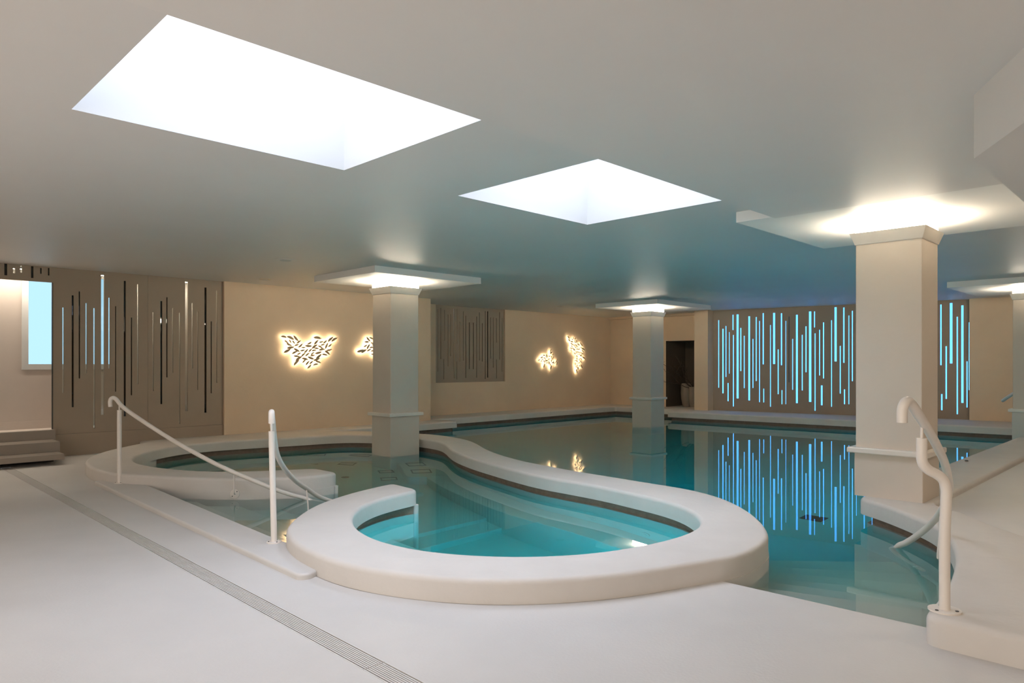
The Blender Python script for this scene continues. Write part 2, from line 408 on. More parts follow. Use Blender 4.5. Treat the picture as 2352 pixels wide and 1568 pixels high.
# right deck
wallR = [Vector((18.26,10.26))]
deck = [Vector((3.62,1.93)), R(5.55,8), Vector((18.26,10.26)), Vector((10.4,15.75)), Vector((10.45,13.3)), R(20.9,-2.9), R(10.6,-2.9), Vector((3.62,6.1))]
tag(prism('raised_deck', deck, -1.75, .09, M_FLOOR, 0), 'warm beige raised floor behind the right coping and the big column', 'floor platform')
# ------------------------------------------------------------------ pool basins
ZB, ZF, ZT, ZP = -.78, -1.3, -1.42, -1.6
small_out = [p for p in outer[nearest(outer, (-4.4, 8.0)):iL+1]]
small_poly = offset(ccw(small_out+[Vector((-1.9,5.3)), Vector((-4.4,7.75))]), 0.17)
SP = empty('swimming_pool', (0, 7.5, -1.75)); tag(SP, 'small shallow pool inside the S-shaped coping, with underwater benches', 'pool')
LP = empty('swimming_pool', (3, 13, -1.8)); tag(LP, 'large pool basin beyond the S-shaped coping, with fan-shaped entry steps', 'pool')
prism('deep_floor', small_poly, -1.75, ZP, M_POOL, 0, SP)
L1a, L1b = W(1000,1217,ZF), W(1180,1175,ZF); L2a, L2b = W(1000,1252,ZT), W(1219,1195,ZT)
def ext(a, b, k): return a+(b-a)*k
def poly2(P): return [Vector((p[0], p[1])) for p in P]
# shallow floor: everything in the small pool beyond line L1
ld = (L1b-L1a).normalized(); ln = Vector((-ld.y, ld.x))
def clip(P, a, n_):                      # keep the side where (p-a).n_ > 0
    out = []; N = len(P)
    for i in range(N):
        p, q = P[i], P[(i+1) % N]; dp = (p-a).dot(n_); dq = (q-a).dot(n_)
        if dp >= 0: out.append(p)
        if (dp >= 0) != (dq >= 0): out.append(p+(q-p)*(dp/(dp-dq)))
    return out
a1 = Vector((L1a.x, L1a.y)); n1 = Vector((ln.x, ln.y))
a2 = Vector((L2a.x, L2a.y)); l2 = Vector((L2b.x-L2a.x, L2b.y-L2a.y)).normalized(); n2 = Vector((-l2.y, l2.x))
prism('shallow_floor', clip(small_poly, a1, n1), -1.7, ZF, M_POOL, .01, SP)
prism('step', clip(small_poly, a2, n2), -1.7, ZT, M_POOL, .01, SP)
ks = [U(334,1111,.04), U(650,1242,.04)]
ka, kb_ = Vector((ks[0].x, ks[0].y)), Vector((ks[1].x, ks[1].y)); kd = (kb_-ka).normalized(); kn = Vector((-kd.y, kd.x))
if kn.y < 0: kn = -kn
for k_ in range(4):
    prism('entry_stair', [ka-kd*.5-kn*.05, kb_+kd*.4-kn*.05, kb_+kd*.4+kn*(.34*(k_+1)), ka-kd*.3+kn*(.34*(k_+1))], -1.69+.001*k_, -.24-.2*k_, M_POOL, .01, SP)
# S-shaped bench along the inside of the coping
iA = nearest(inner, (1.75, 5.6)); iB = nearest(inner, (-1.05, 10.6)); iC = nearest(inner, (-5.0, 9.2)); iE = nearest(inner, (-1.9, 12.0))
def bench(i0, i1, wdt, label, z=ZB):
    path = inner[i0:i1+1]; a = inside_shift(path, 0.15)
    mid = a[len(a)//2]; m0 = path[len(path)//2]
    # outward side lies towards the other edge of the band
    o = outer[nearest(outer, m0)]
    k = 1 if (mid-o).length < (m0-o).length else -1
    back = inside_shift(path, .15*k); front = inside_shift(path, -(wdt-.1)*k)
    front = relax(front, 20)
    return prism('bench', back+front[::-1], -1.65, z, M_POOL, .02, SP)
bench(iA, iB, .50, 'narrow underwater bench ledge following the S-shaped wall of the small pool')
bench(iE, iC, .55, 'curved underwater bench along the back of the round spa end')
plat = [W(*p, ZB) for p in [(903.5,1061.7),(915,1065),(922,1074),(927.6,1085.8),(937,1096.5),(1016,1094.4)]]+[Vector((-.62,10.0)), Vector((-.85,10.7)), Vector((-1.2,11.8)), Vector((-1.6,12.3))]
prism('seat_platform', poly2(plat), -1.65, ZB+.004, M_POOL, .02, SP, rnd=.15)
# framed outlines let into spa floor and benches
def frame4(q, label, z):
    q = [Vector((p.x, p.y, z+.004)) for p in q]
    c = sum(q, Vector((0, 0, 0)))/4
    mb = MB()
    for i in range(4):
        a, b = q[i], q[(i+1) % 4]; thick = .055 if i % 2 else .022
        n = (c-(a+b)/2); t = (b-a).normalized(); n = (n-t*n.dot(t)).normalized()
        p = [a, b, b+n*thick, a+n*thick]
        mb.box([Vector((v.x, v.y)) for v in p], 0, 0, z-.003, z+.005)
    mb.build('jet_frame', M_INLAY, SP)
def r6(l): return [(830+x/8.71, 1010+y/8.71) for x, y in l]
def r7(l): return [(300+x/2.94, 1010+y/2.94) for x, y in l]
for q, lab, z in [
 (r6([(870,465),(950,530),(1310,512),(1225,448)]), 'black outlined rectangle on the pale seat platform, the one closer to the column', ZB+.004),
 (r6([(975,598),(1020,672),(1420,658),(1370,582)]), 'black outlined rectangle on the pale seat platform, the one closer to the camera', ZB+.004),
 (r6([(318,613),(365,668),(672,652),(615,598)]), 'dark outlined rectangle on the spa floor in the column reflection, farther of the pair', ZF),
 (r6([(372,755),(398,822),(733,802),(705,742)]), 'dark outlined rectangle on the spa floor in the column reflection, nearer of the pair', ZF),
 (r7([(1150,165),(1175,152),(1278,150),(1262,165)]), 'thin outlined rectangle on the spa floor, second from the left of the three below the curved bench', ZF),
 (r7([(1392,166),(1425,153),(1532,154),(1500,172)]), 'thin outlined rectangle on the spa floor, the rightmost of the three below the curved bench', ZF),
 (r7([(880,170),(900,182),(1010,180),(990,166)]), 'thin outlined rectangle on the spa floor, the leftmost of the three below the curved bench', ZF),
 (r7([(805,120),(825,131),(930,128),(915,118)]), 'thin outlined rectangle on the curved spa bench, the leftmost one', ZB),
 (r7([(1165,108),(1185,95),(1322,94),(1312,107)]), 'thin outlined rectangle on the curved spa bench, the middle one', ZB),
 (r7([(1468,104),(1510,96),(1640,100),(1600,115)]), 'thin outlined rectangle on the curved spa bench, the one beside the column', ZB)]:
    frame4([W(x, y, z) for x, y in q], lab, z)
g = [W(x, y, ZF) for x, y in r7([(750,155),(750,178),(876,172),(876,150)])]
mb = MB(); c = sum(g, Vector())/4; mb.sd(c.x+c.y-.25, c.x+c.y+.25, c.x-c.y-.12, c.x-c.y+.12, ZF-.002, ZF+.02)
mb.build('suction_vent', M_DARKMETAL, SP)
c = W(793,1096,ZF); mb = MB(); mb.cyl((c.x, c.y), .06, ZF-.001, ZF+.02, 20)
mb.build('floor_drain', M_DARKMETAL, SP)
# jets on the S wall
for (x, y, lab) in ((1357,1193,'round jet nozzle under water on the S-shaped wall, the left one'), (1508,1223,'round jet nozzle under water on the S-shaped wall, the right one')):
    p = W(x, y, -.68); i = nearest(inner, (p.x, p.y)); t = (inner[i+1]-inner[i-1]).normalized()
    o = outer[nearest(outer, inner[i])]; nn = (inner[i]-o).normalized(); q = inner[i]-nn*.055
    mb = MB(); a = Vector((q.x, q.y, -.66)); mb.tube([a, a+Vector((nn.x, nn.y, 0))*.02], .06, 20); mb.tube([a, a+Vector((nn.x, nn.y, 0))*.028], .03, 16)
    mb.build('jet_nozzle', M_POOL, SP)
# main pool floor, fan of steps, drain
mainfloor = [R(6,-19.5), R(27,-19.5), R(27,-1.0), R(4.6,-1.0), R(4.6,-5), R(6,-12)]
prism('deep_floor', mainfloor, -1.8, -1.72, M_POOL, 0, LP)
for i, (xa, ya, xb, yb, z) in enumerate(((1769,1351,1954,1377,-.24),(1770,1336,1970,1362.6,-.40),(1785,1328,1970,1346,-.56),(1776.5,1313.7,1970,1330,-.72),(1787,1301.4,1970,1311.6,-.88),(1795,1287,1966,1289,-1.06))):
    pa, pb_ = W(xa, ya, z), W(xb, yb, z); pa = Vector((pa.x, pa.y)); pb_ = Vector((pb_.x, pb_.y)); dv = (pb_-pa).normalized()
    lft = pa-dv*.30; rgt = pa+dv*((3.5-pa.x)/dv.x)
    prism('entry_stair', [Vector((1.45,4.32)), eR+Vector((-.25,-.2)), Vector((3.5,3.3)), rgt, lft], -1.71+.001*i, z, M_POOL, .012, LP)
q = [W(x, y, -1.72) for x, y in ((1836,1190),(1852,1182),(1903,1190),(1886,1199))]
mb = MB(); mb.box([Vector((p.x, p.y)) for p in q], 0, 0, -1.725, -1.70)
mb.build('floor_drain', M_DARKMETAL, LP)
# underwater lamps (white one in the small pool; blue ones added out of view)
def poollamp(p, n, r, m, label):
    o = empty('pool_light', p); tag(o, label, 'underwater light', 'underwater pool lights')
    n = Vector(n).normalized(); a = Vector(p)
    b = MB(); b.tube([a-n*.02, a+n*.012], r+.03, 28); b.build('bezel', M_POOL, o)
    b = MB(); b.tube([a+n*.012, a+n*.02], r, 28); b.build('lens', m, o)
iL2 = nearest(inner, (1.62, 5.75))
o_ = outer[nearest(outer, inner[iL2])]; nn = (inner[iL2]-o_).normalized()
pb = inner[iL2]+nn*.43
poollamp((pb.x, pb.y, -1.02), (nn.x, nn.y, .0), .10, E_POOL, 'bright round light under water at the right end of the small pool')
def hidden_lamp(path, q, side, z, m, label, gap=.0):  # for unseen lamps added to light the pool water
    i = nearest(path, q); t = (path[i+1]-path[i-1]).normalized(); n = Vector((-t.y, t.x))
    if n.dot(Vector(side)) < 0: n = -n
    p = path[i]+n*gap; poollamp((p.x, p.y, z), (n.x, n.y, 0), .11, m, label)
hidden_lamp(outer, (-.2, 9.4), (1, .3), -.55, E_POOLB, 'added unseen underwater light on the large pool side of the S-shaped coping, far one')
hidden_lamp(outer, (.9, 7.9), (1, .6), -.55, E_POOLB, 'added unseen underwater light on the large pool side of the S-shaped coping, middle one')
hidden_lamp(inner, (.1, 4.57), (0, 1), -.5, E_POOLC, 'added unseen underwater light on the near inner wall of the small pool', gap=-.04)
for k, s_ in enumerate((13.0, 16.0, 19.0)):  # unseen lamps added for more blue light near the strip wall
    p = R(s_, -3.235); d_ = R(0, -1).normalized(); poollamp((p.x, p.y, -.5), (d_.x, d_.y, 0), .11, E_POOLB, 'added unseen underwater light in the wall below the bench strip, '+['nearest', 'middle', 'farthest'][k]+' one')
# water bodies
def waterbody(P, label):
    P = ccw(P); n = len(P); vs = [(p.x, p.y, -1.9) for p in P]+[(p.x, p.y, WZ) for p in P]
    fs = [(k, (k+1) % n, n+(k+1) % n, n+k) for k in range(n)]
    for t in cap(P, 0): fs.append(tuple(n+i for i in t))
    for t in cap(P, 0, False): fs.append(tuple(t))
    o = mesh('pool_water', vs, fs, M_WATER); tag(o, label, 'water'); return o
waterbody(offset(ccw(small_out+[Vector((-1.9,5.3)), Vector((-4.4,7.75))]), 0.16), 'clear turquoise water of the small S-edged pool')
j0 = nearest(outer, R(9.9,-16.3)); j1 = nearest(outer, (1.62,4.72))
sback = inside_shift(outer[j0:j1+1], 0.16)
tt = outer[(j0+j1)//2]; 
if (sback[len(sback)//2]-inner[nearest(inner, tt)]).length > (tt-inner[nearest(inner, tt)]).length: sback = inside_shift(outer[j0:j1+1], -0.16)
mainw = sback+[Vector((1.4,4.35)), eR+Vector((-.1,-.12)), Vector((2.45,3.72)), Vector((2.85,4.1)), Vector((3.2,4.7)), Vector((3.5,5.3)), Vector((3.5,6.4)), R(10.7,-3.1), R(20.8,-3.1), Vector((10.0,13.4)),
         Vector((10.3,13.6)), Vector((4.35,18.75)), R(24.1,-14.0), R(24.1,-17.9), R(13.95,-17.9), R(13.95,-16.85), R(9.7,-16.85)]
waterbody(mainw, 'still green-blue water of the large pool mirroring the wall panels')
# ------------------------------------------------------------------ walls
DL = -17.40; DR = -18.90
S0, S1 = PD(123, 640, DL)[0], PD(515, 640, DL)[0]
mb = MB()
mb.sd(-5.2, -1.2, DL-.2, DL, 0, ZC); mb.sd(-1.2, S0, DL-.2, DL, 0, .395)
mb.sd(S0, S1, DL-.2, DL-.055, 0, .333, 1); mb.sd(S1, 13.77, DL-.2, DL, 0, ZC); mb.sd(13.57, 13.77, DR-.2, DL-.01, 0, ZC)
struct(mb.build('wall_left', [M_WALL, M_PANEL]))
P2a, P2b = PD(1001, 800, DR)[0], PD(1160, 800, DR)[0]; zp2 = PD(1160, 875.5, DR)[1]
mb = MB(); mb.sd(13.6, P2a, DR-.2, DR, 0, ZC); mb.sd(P2a, P2b, DR-.2, DR, 0, zp2); mb.sd(P2b, 25.2, DR-.2, DR, 0, ZC)
struct(mb.build('wall_far_left', M_WALL))
mb = MB()
NL = -16.04
mb.sd(25.1, 26.6, DR-.1, NL, 0, ZC)
mb.sd(25.1, 25.4, NL, -13.9, 2.08, ZC)
mb.sd(24.9, 25.1, DR+.0, -13.9, 2.79, ZC)
struct(mb.build('wall_back', M_WALL))
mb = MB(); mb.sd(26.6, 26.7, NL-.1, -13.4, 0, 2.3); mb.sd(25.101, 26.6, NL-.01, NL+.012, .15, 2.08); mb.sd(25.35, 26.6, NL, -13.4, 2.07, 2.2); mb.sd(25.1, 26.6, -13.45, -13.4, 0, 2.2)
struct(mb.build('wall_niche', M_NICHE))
B0 = Vector((5.48,19.04)); B1 = Vector((10.30,15.73)); BT = (B1-B0).normalized(); BN = Vector((BT.y, -BT.x))
if BN.y > 0: BN = -BN
BL = (B1-B0).length
mb = MB()
mb.box([R(24.12,-14.14), R(24.12,-13.56), R(25.6,-13.56), R(25.6,-14.14)], 0, 0, 0, ZC)
q = B1+BN*.16
mb.box([q, q+BT*11, q+BT*11-BN*.5, q-BN*.5], 0, 0, 0, ZC)
q = B0-BN*.14-BT*.3
mb.box([q, q+BT*(BL+.8), q+BT*(BL+.8)-BN*.2, q-BN*.2], 0, 0, 0, ZC)
struct(mb.build('wall_right', M_WALL))
mb = MB(); mb.sd(-5.3, -5, -17.6, -9, 0, ZC); mb.sd(-5.3, -5, 6.5, 8, 0, ZC); mb.sd(-5.3, -5, -9, 6.5, 0, .5); mb.sd(-5.3, -5, -9, 6.5, 2.5, ZC); struct(mb.build('wall_near', M_WALL))
mb = MB(); mb.sd(-5.24, -5.2, -9, 6.5, .5, 2.5); wn = struct(mb.build('window_3', E_BACK))  # window added behind the camera as warm fill light
mb = MB()
for k in range(9): mb.sd(-5.2, -5.02, -9+15.5*k/8-.04, -9+15.5*k/8+.04, .5, 2.5)
mb.build('window_frame', M_FRAME, wn)
mb = MB(); mb.sd(-5.3, 29, 8, 8.3, 0, ZC); struct(mb.build('wall_near_right', M_WALL))
# ------------------------------------------------------------------ ceiling
SK = [(1.48, 4.0, 'skylight_a'), (5.59, 8.11, 'skylight_b')]
ceilP = [R(-5.2,-19.2), R(27,-19.2), R(27,-13), Vector((10.6,16.3)), Vector((19.5,10.2)), R(-5.2,8.3)]
holes = [[R(a,-6.53), R(b,-6.53), R(b,-4.06), R(a,-4.06)] for a, b, _ in SK]
struct(holed('ceiling', ceilP, holes, ZC, M_CEIL, up=False))
soff = [R(-5.1,-4.02), R(8.875,-4.02), R(8.875,-1.46), R(11.88,-1.46), R(11.88,8.1), R(-5.1,8.1)]
o = prism('trim_1', soff, ZS, ZC+.02, M_CEIL, 0, bottom=True); struct(o)
for k, (a, b, nm) in enumerate(SK):
    o = empty('skylight', (*R((a+b)/2, -5.3), ZC))
    tag(o, ['large glowing rectangular skylight shaft nearest the camera', 'smaller-looking glowing skylight shaft farther back beside the ceiling slab'][k], 'skylight', 'ceiling skylights')
    mb = MB(); zt = 3.85
    cs = [R(a,-6.53), R(b,-6.53), R(b,-4.06), R(a,-4.06)]; co = [R(a-.15,-6.68), R(b+.15,-6.68), R(b+.15,-3.91), R(a-.15,-3.91)]
    for i in range(4):
        mb.box([cs[i], cs[(i+1) % 4], co[(i+1) % 4], co[i]], 0, 0, ZC+.0005, zt)
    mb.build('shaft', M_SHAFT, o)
    mb = MB(); mb.box(co, 0, 0, zt-.02, zt+.02); mb.build('diffuser_pane', E_SKY, o)
# hanging box at the upper right
c0 = PY(2237, 218, F*(ZS-CZ)/618.0); v1 = Vector((1, 1)).normalized(); v2 = Vector((404, 1605)).normalized()
zb = CZ+(HY-364)*c0.y/F
A = Vector((c0.x, c0.y)); Bq = A+v2*-3.2; Cq = Bq+Vector((3.2,.0)); Dq = A+v1*3.6
# the edge towards the first vanishing point runs away to the right; the box body lies to its right
o = prism('trim_2', [A, Bq, Cq, Dq+Vector((.4,-1.6)), Dq], zb, ZS+.02, M_CEIL, 0, bottom=True); struct(o)
# ------------------------------------------------------------------ slabs over the columns
def dropslab(s0, s1, d0, d1, label):
    mb = MB(); mb.sd(s0, s1, d0, d1, ZL, ZC-.0005)
    tag(mb.build('ceiling_slab', M_SLAB), label, 'ceiling slab', 'square slabs under the ceiling over the columns')
dropslab(8.3, 11.3, -14.85, -12.35, 'white slab hanging under the ceiling over the thin column in the small pool')
dropslab(18.95, 22.3, -14.9, -12.42, 'white slab hanging under the ceiling over the small column standing in the large pool')
dropslab(8.87, 11.9, -4.56, -1.45, 'bright white slab hanging under the ceiling over the big right column')
dropslab(20.2, 23.4, -4.7, -1.6, 'white slab hanging under the ceiling over the column cut off by the right edge')
# ------------------------------------------------------------------ columns
def column(sc, dc, hs, hd, zb, label):
    ctr = R(sc, dc); o = empty('column', (ctr.x, ctr.y, max(zb, .0) if zb > 0 else zb)); tag(o, label, 'column', 'square columns with glowing caps')
    def sq(e, z): return [(*R(sc-hs-e, dc-hd-e), z), (*R(sc-hs-e, dc+hd+e), z), (*R(sc+hs+e, dc+hd+e), z), (*R(sc+hs+e, dc-hd-e), z)]
    def loft(name, prof, m, bev=False):
        vs = []; fs = []
        for e, z in prof: vs += sq(e, z)
        for i in range(len(prof)-1):
            for k in range(4): fs.append((i*4+k, i*4+(k+1) % 4, (i+1)*4+(k+1) % 4, (i+1)*4+k))
        fs += [(3, 2, 1, 0), tuple(len(vs)-4+k for k in range(4))]
        ob = mesh(name, vs, fs, m, o)
        bm = bmesh.new(); bm.from_mesh(ob.data); bmesh.ops.recalc_face_normals(bm, faces=bm.faces)
        if bev:
            ed = [e for e in bm.edges if abs(e.verts[0].co.z-e.verts[1].co.z) > .2]
            bmesh.ops.bevel(bm, geom=ed, offset=bev, segments=3, affect='EDGES', profile=.5)
        bm.to_mesh(ob.data); bm.free(); return ob
    loft('plinth', [(.014, zb), (.014, .556)], M_COL, .008)
    r = .085
    loft('ring_moulding', [(.05, .556), (r-.008, .558), (r, .566), (r, .600), (r-.008, .610), (.0, .612)], M_TRIM)
    loft('shaft', [(0, .6), (0, ZL)], M_COL, .008)
    loft('capital', [(.004, 2.535), (.01, 2.54), (.062, 2.645), (.055, 2.645), (.05, 2.625), (.001, 2.625)], M_TRIM)
    mb = MB(); e1 = .004
    a = sq(e1, 0); b = sq(-.004, 0)
    for k in range(4):
        mb.box([Vector(a[k][:2]), Vector(a[(k+1) % 4][:2]), Vector(b[(k+1) % 4][:2]), Vector(b[k][:2])], 0, 0, 2.632, 2.752)
    mb.build('cove_light', E_COVE, o)
    return o
column(9.605, -13.445, .39, .36, -1.55, 'grey-beige column standing in the small pool at the end of the S-shaped coping')
column(20.08, -13.53, .385, .365, -1.75, 'slim distant column standing in the large pool near the far corner')
column(10.345, -3.0, .365, .40, .149, 'big pale column at right beside the tall handrail')
column(21.58, -3.13, .385, .37, .05, 'column cut off by the right edge of the picture behind the bench strip')
# ------------------------------------------------------------------ slotted panels
def slotted(O, T, N, u0, u1, z0, z1, th, slots, m, parent, name):
    """thick sheet with vertical slots; O,T 2D; front face on the line, body behind it"""
    xs = sorted(set([u0, u1]+[a for s in slots for a in s[:2]])); mb = MB()
    runs = []
    for a, b in zip(xs, xs[1:]):
        if b-a < 1e-6: continue
        mid = (a+b)/2
        hs = sorted([(s[2], s[3]) for s in slots if s[0] < mid < s[1]]); z = z0; segs = []
        for h0, h1 in hs:
            if h0 > z: segs.append((z, h0))
            z = max(z, h1)
        if z < z1: segs.append((z, z1))
        if runs and runs[-1][2] == segs: runs[-1][1] = b
        else: runs.append([a, b, segs])
    for a, b, segs in runs:
        for h0, h1 in segs:
            p = O+T*a; q_ = O+T*b
            mb.box([p, q_, q_-N*th, p-N*th], 0, 0, h0, h1)
    return mb.build(name, m, parent)
TS = Vector((1, 1)).normalized(); NS = Vector((1, -1)).normalized()
def slots_from(lst, D, ox, oy, sc, k):
    out = []
    for (cx, wd, y0, y1, *kk) in lst:
        px = ox+cx/sc; w_ = wd/sc
        sa, za = PD(px-w_/2, oy+y0/sc, D); sb, _ = PD(px+w_/2, oy+y0/sc, D); sm, zt = PD(px, oy+y0/sc, D); _, zb_ = PD(px, oy+y1/sc, D)
        out.append(((sa)/math.sqrt(2), (sb)/math.sqrt(2), zb_, zt, kk[0] if kk else k))
    return out
def panel(D, sl, s0, s1, z0, z1, label, name='slotted_panel'):
    O = R(0, D); o = empty('slotted_panel', (*R((s0+s1)/2, D), z0)); tag(o, label, 'wall panel')
    slotted(O, TS, NS, s0/math.sqrt(2), s1/math.sqrt(2), z0, z1, .03, sl, M_PANEL, o, 'panel_board')
    for (a, b, h0, h1, k) in sl:
        mb = MB(); p = O+TS*a-NS*.026; q_ = O+TS*b-NS*.026
        mb.box([p, q_, q_-NS*.004, p-NS*.004], 0, 0, h0, h1)
        mb.build('glass_strip', M_GLASS if k == 'c' else M_SMOKE, o)
    return o
L1 = [(406,9,408,958,'c'),(468,14,330,1050,'d'),(511,9,305,865,'d'),(555,8,380,830,'c'),(606,10,412,1187,'c'),(660,20,198,1098,'c'),(702,10,345,800,'c'),(744,6,400,950,'d'),
 (803,14,237,1108,'d'),(846,8,473,973,'d'),(886,8,258,902,'c'),(985,7,440,945,'c'),(1038,13,367,1030,'d'),(1074,8,343,858,'d'),(1111,6,412,828,'c'),(1155,8,443,1157,'c'),
 (1200,18,243,1075,'c'),(1237,9,380,800,'c'),(1271,6,432,938,'c'),(1322,14,280,1085,'d'),(1359,7,498,960,'d'),(1393,7,298,893,'c')]
DP = DL-.07
S0p = S0; S1p = S1-.005
sl = slots_from(L1, DP, 0, 560, 2.8, 'c')
smid = PD(340, 700, DP)[0]
panel(DP, [s for s in sl if s[0]*math.sqrt(2) < smid], S0p, smid-.004, .335, ZC-.001, 'brown wall panel with mixed blue and dark vertical slots beside the stair opening')
panel(DP, [s for s in sl if s[0]*math.sqrt(2) >= smid], smid, S1p, .335, ZC-.001, 'brown wall panel with pale and dark vertical slots next to the fish wall lights')
L2 = [(75,38,85,235,'d'),(180,24,145,208,'c'),(272,24,112,200,'c'),(415,32,118,270,'d'),(526,20,140,215,'d'),(627,20,140,238,'d')]
panel(DP, slots_from(L2, DP, 0, 590, 5.6, 'd'), -1.2, S0p, 2.63, ZC-.001, 'short brown slotted panel over the stair opening at the left edge')
L3 = [(115,6,150,1220,'d'),(167,13,125,1003,'c'),(232,9,160,688,'c'),(222,8,1003,1350,'d'),(292,8,240,1130,'c'),(337,11,235,950,'c'),(397,22,138,1330,'c'),(447,10,145,740,'c'),(443,8,1045,1350,'d'),
 (493,14,365,1045,'c'),(555,8,185,1030,'d'),(598,11,260,1325,'d'),(657,14,375,1175,'d'),(727,14,380,1175,'d'),(784,10,275,1320,'d'),(830,10,205,1025,'d'),(880,12,390,1045,'d'),(930,10,180,1345,'d'),
 (973,20,185,1320,'d'),(1024,10,290,995,'d'),(1068,9,290,1150,'c'),(1122,8,300,720,'d'),(1122,8,1010,1335,'d'),(1177,8,200,1010,'d'),(1218,8,300,1220,'d')]
panel(DR-.07, slots_from(L3, DR-.07, 990, 690, 7.468, 'd'), P2a, P2b-.003, zp2+.002, ZC-.001, 'small square slotted panel high on the recessed far left wall')
# space behind the panels
mb = MB(); DK = -18.25
W1 = (PD(65,700,DK)[0], PD(152,700,DK)[0]); W2 = (PD(190,700,DK)[0], PD(258,700,DK)[0])
segs = [(-2.5, W1[0]), (W1[1], W2[0]), (W2[1], 13.5)]
for a, b in segs: mb.sd(a, b, DK-.1, DK, .3, ZC)
for a, b in (W1, W2): mb.sd(a, b, DK-.1, DK, .3, 1.4); mb.sd(a, b, DK-.1, DK, 2.8, ZC)
mb.sd(-2.6, -2.5, DK, DL-.2, .3, ZC); mb.sd(7.6, 7.8, DK, DL-.2, .3, ZC)
mb.sd(-2.5, 8, DK, DL-.2, .30, .40); mb.sd(-1.2, S0-.02, DL-.2, DL-.01, .30, .401)
struct(mb.build('wall_corridor', M_CORR))
mb = MB(); mb.sd(-2.5, W1[0]+.6, DK, DK+.012, .40, .52); struct(mb.build('baseboard_corridor', M_CORR))
o = empty('corridor_fill_light', (*R(2.5, DK+.4), ZC-.05)); tag(o, 'slim added ceiling light, unseen, in the corridor behind the slotted panels', 'added ceiling lamp')  # strip light added out of view to brighten the corridor
mb = MB(); mb.sd(-2.3, 7.0, DK+.32, DK+.40, ZC-.03, ZC-.001); mb.build('housing', M_FRAME, o)
mb = MB(); mb.sd(-2.28, 6.98, DK+.33, DK+.39, ZC-.034, ZC-.030); mb.build('lens', E_CORR, o)
for n_, (a, b) in enumerate((W1, W2)):
    o = mesh('window_%d' % (n_+1), [(*R(a, DK-.05), 1.4), (*R(b, DK-.05), 1.4), (*R(b, DK-.05), 2.8), (*R(a, DK-.05), 2.8)], [(0, 1, 2, 3)], E_WIN); struct(o)
    mb = MB(); f = .12; e = .02
    mb.sd(a-f, a, DK, DK+e, 1.4-.085, ZC-.06); mb.sd(b, b+f*.4, DK, DK+e, 1.4-.085, ZC-.06); mb.sd(a, b, DK, DK+e, 1.4-.085, 1.4)
    mb.build('window_frame', M_FRAME, o)
mb = MB(); mb.sd(S0-.012, S0+.004, DP-.06, DP+.004, .42, 2.63); struct(mb.build('trim_3', M_DARKMETAL))
# backing box behind the far panel
mb = MB(); mb.sd(P2a-.1, P2b+.1, DR-.9, DR-.8, .6, ZC); mb.sd(P2a-.2, P2a-.1, DR-.9, DR-.2, .6, ZC); mb.sd(P2b+.1, P2b+.2, DR-.9, DR-.2, .6, ZC); mb.sd(P2a-.1, P2b+.1, DR-.9, DR-.2, .6, .7)
struct(mb.build('wall_behind_panel', M_CORR))
o = empty('added_tube_lamp', (*R(P2a+.6, DR-.7), 1.0)); tag(o, 'upright warm lamp added behind the slots of the small square panel', 'lamp')  # made-up lamp so the slots show warm light
b = MB(); b.cyl(R(P2a+.6, DR-.7), .02, 1.0, 2.5, 12); b.build('tube', emit('warm_tube', (1, .78, .5), 6.0), o)
b = MB(); b.cyl(R(P2a+.6, DR-.7), .04, .7, 1.0, 12); b.build('base', M_DARKMETAL, o)
# blue strip wall
def BP(px, py):
    k = (px-CX)/F; # solve B0+BT*u with x=kY
    u = (k*B0.y-B0.x)/(BT.x-k*BT.y); Y = B0.y+BT.y*u; return u, CZ-(py-HY)*Y/F
L4 = [(120,12,262,1162),(177,18,377,1237),(217,12,340,1018),(245,15,1100,1342),(261,9,422,973),(311,15,190,392),(316,13,460,1412),(372,28,185,1305),(415,15,365,940),(461,12,470,1168),(527,24,210,1332),
 (577,12,512,1165),(621,14,220,1073),(665,11,272,1355),(714,16,168,850),(721,12,1175,1358),(811,11,327,1415),(859,28,165,847),(914,14,652,1248),(958,17,170,862),(964,12,1195,1382),(1016,8,272,1382),
 (1058,11,212,1090,1),(1107,12,512,1190),(1163,26,190,1368),(1235,14,458,1198),(1285,16,343,955),(1340,32,145,1352),(1399,14,145,358),(1406,14,437,1470),(1466,13,390,998),(1519,15,292,1038),(1495,22,1132,1396),
 (1626,12,262,1415),(1680,30,88,812),(1742,14,605,1240),(1790,18,92,830),(1799,15,1185,1382),(1857,11,200,1382),(1904,14,137,1075),(1958,10,452,1178)]
L5 = [(98,15,88,730),(107,15,1037,1207),(154,15,530,1087),(206,28,72,712),(271,13,218,1250),(325,24,97,1130),(374,11,690,1178),(401,17,276,994)]
bs = []
for lst, ox, oy, sc in ((L4, 1630, 690, 5.809), (L5, 2140, 680, 4.613)):
    for (cx, wd, y0, y1, *off) in lst:
        px = ox+cx/sc; h = wd/sc/2
        ua, _ = BP(px-h, 800); ub, _ = BP(px+h, 800); _, zt = BP(px, oy+y0/sc); _, zb_ = BP(px, oy+y1/sc)
        bs.append((ua, ub, zb_, zt, bool(off)))
for px, y0, y1, wd in ((1985,716,900,3),(2003,730,860,2),(2020,700,935,5),(2040,760,890,2),(2060,712,915,3),(2082,745,870,3),(2103,705,940,5),(2125,730,900,2),(2140,715,860,3)):
    ua, _ = BP(px-wd/2, 800); ub, _ = BP(px+wd/2, 800); bs.append((ua, ub, BP(px, y1)[1], BP(px, y0)[1], False))
o = empty('light_strip_panel', (*((B0+B1)/2), .15)); tag(o, 'long brown wall panel with dozens of glowing blue vertical light strips', 'wall panel')
slotted(B0, BT, BN, 0, BL, .12, ZC-.001, .06, bs, M_PANEL, o, 'panel_board')
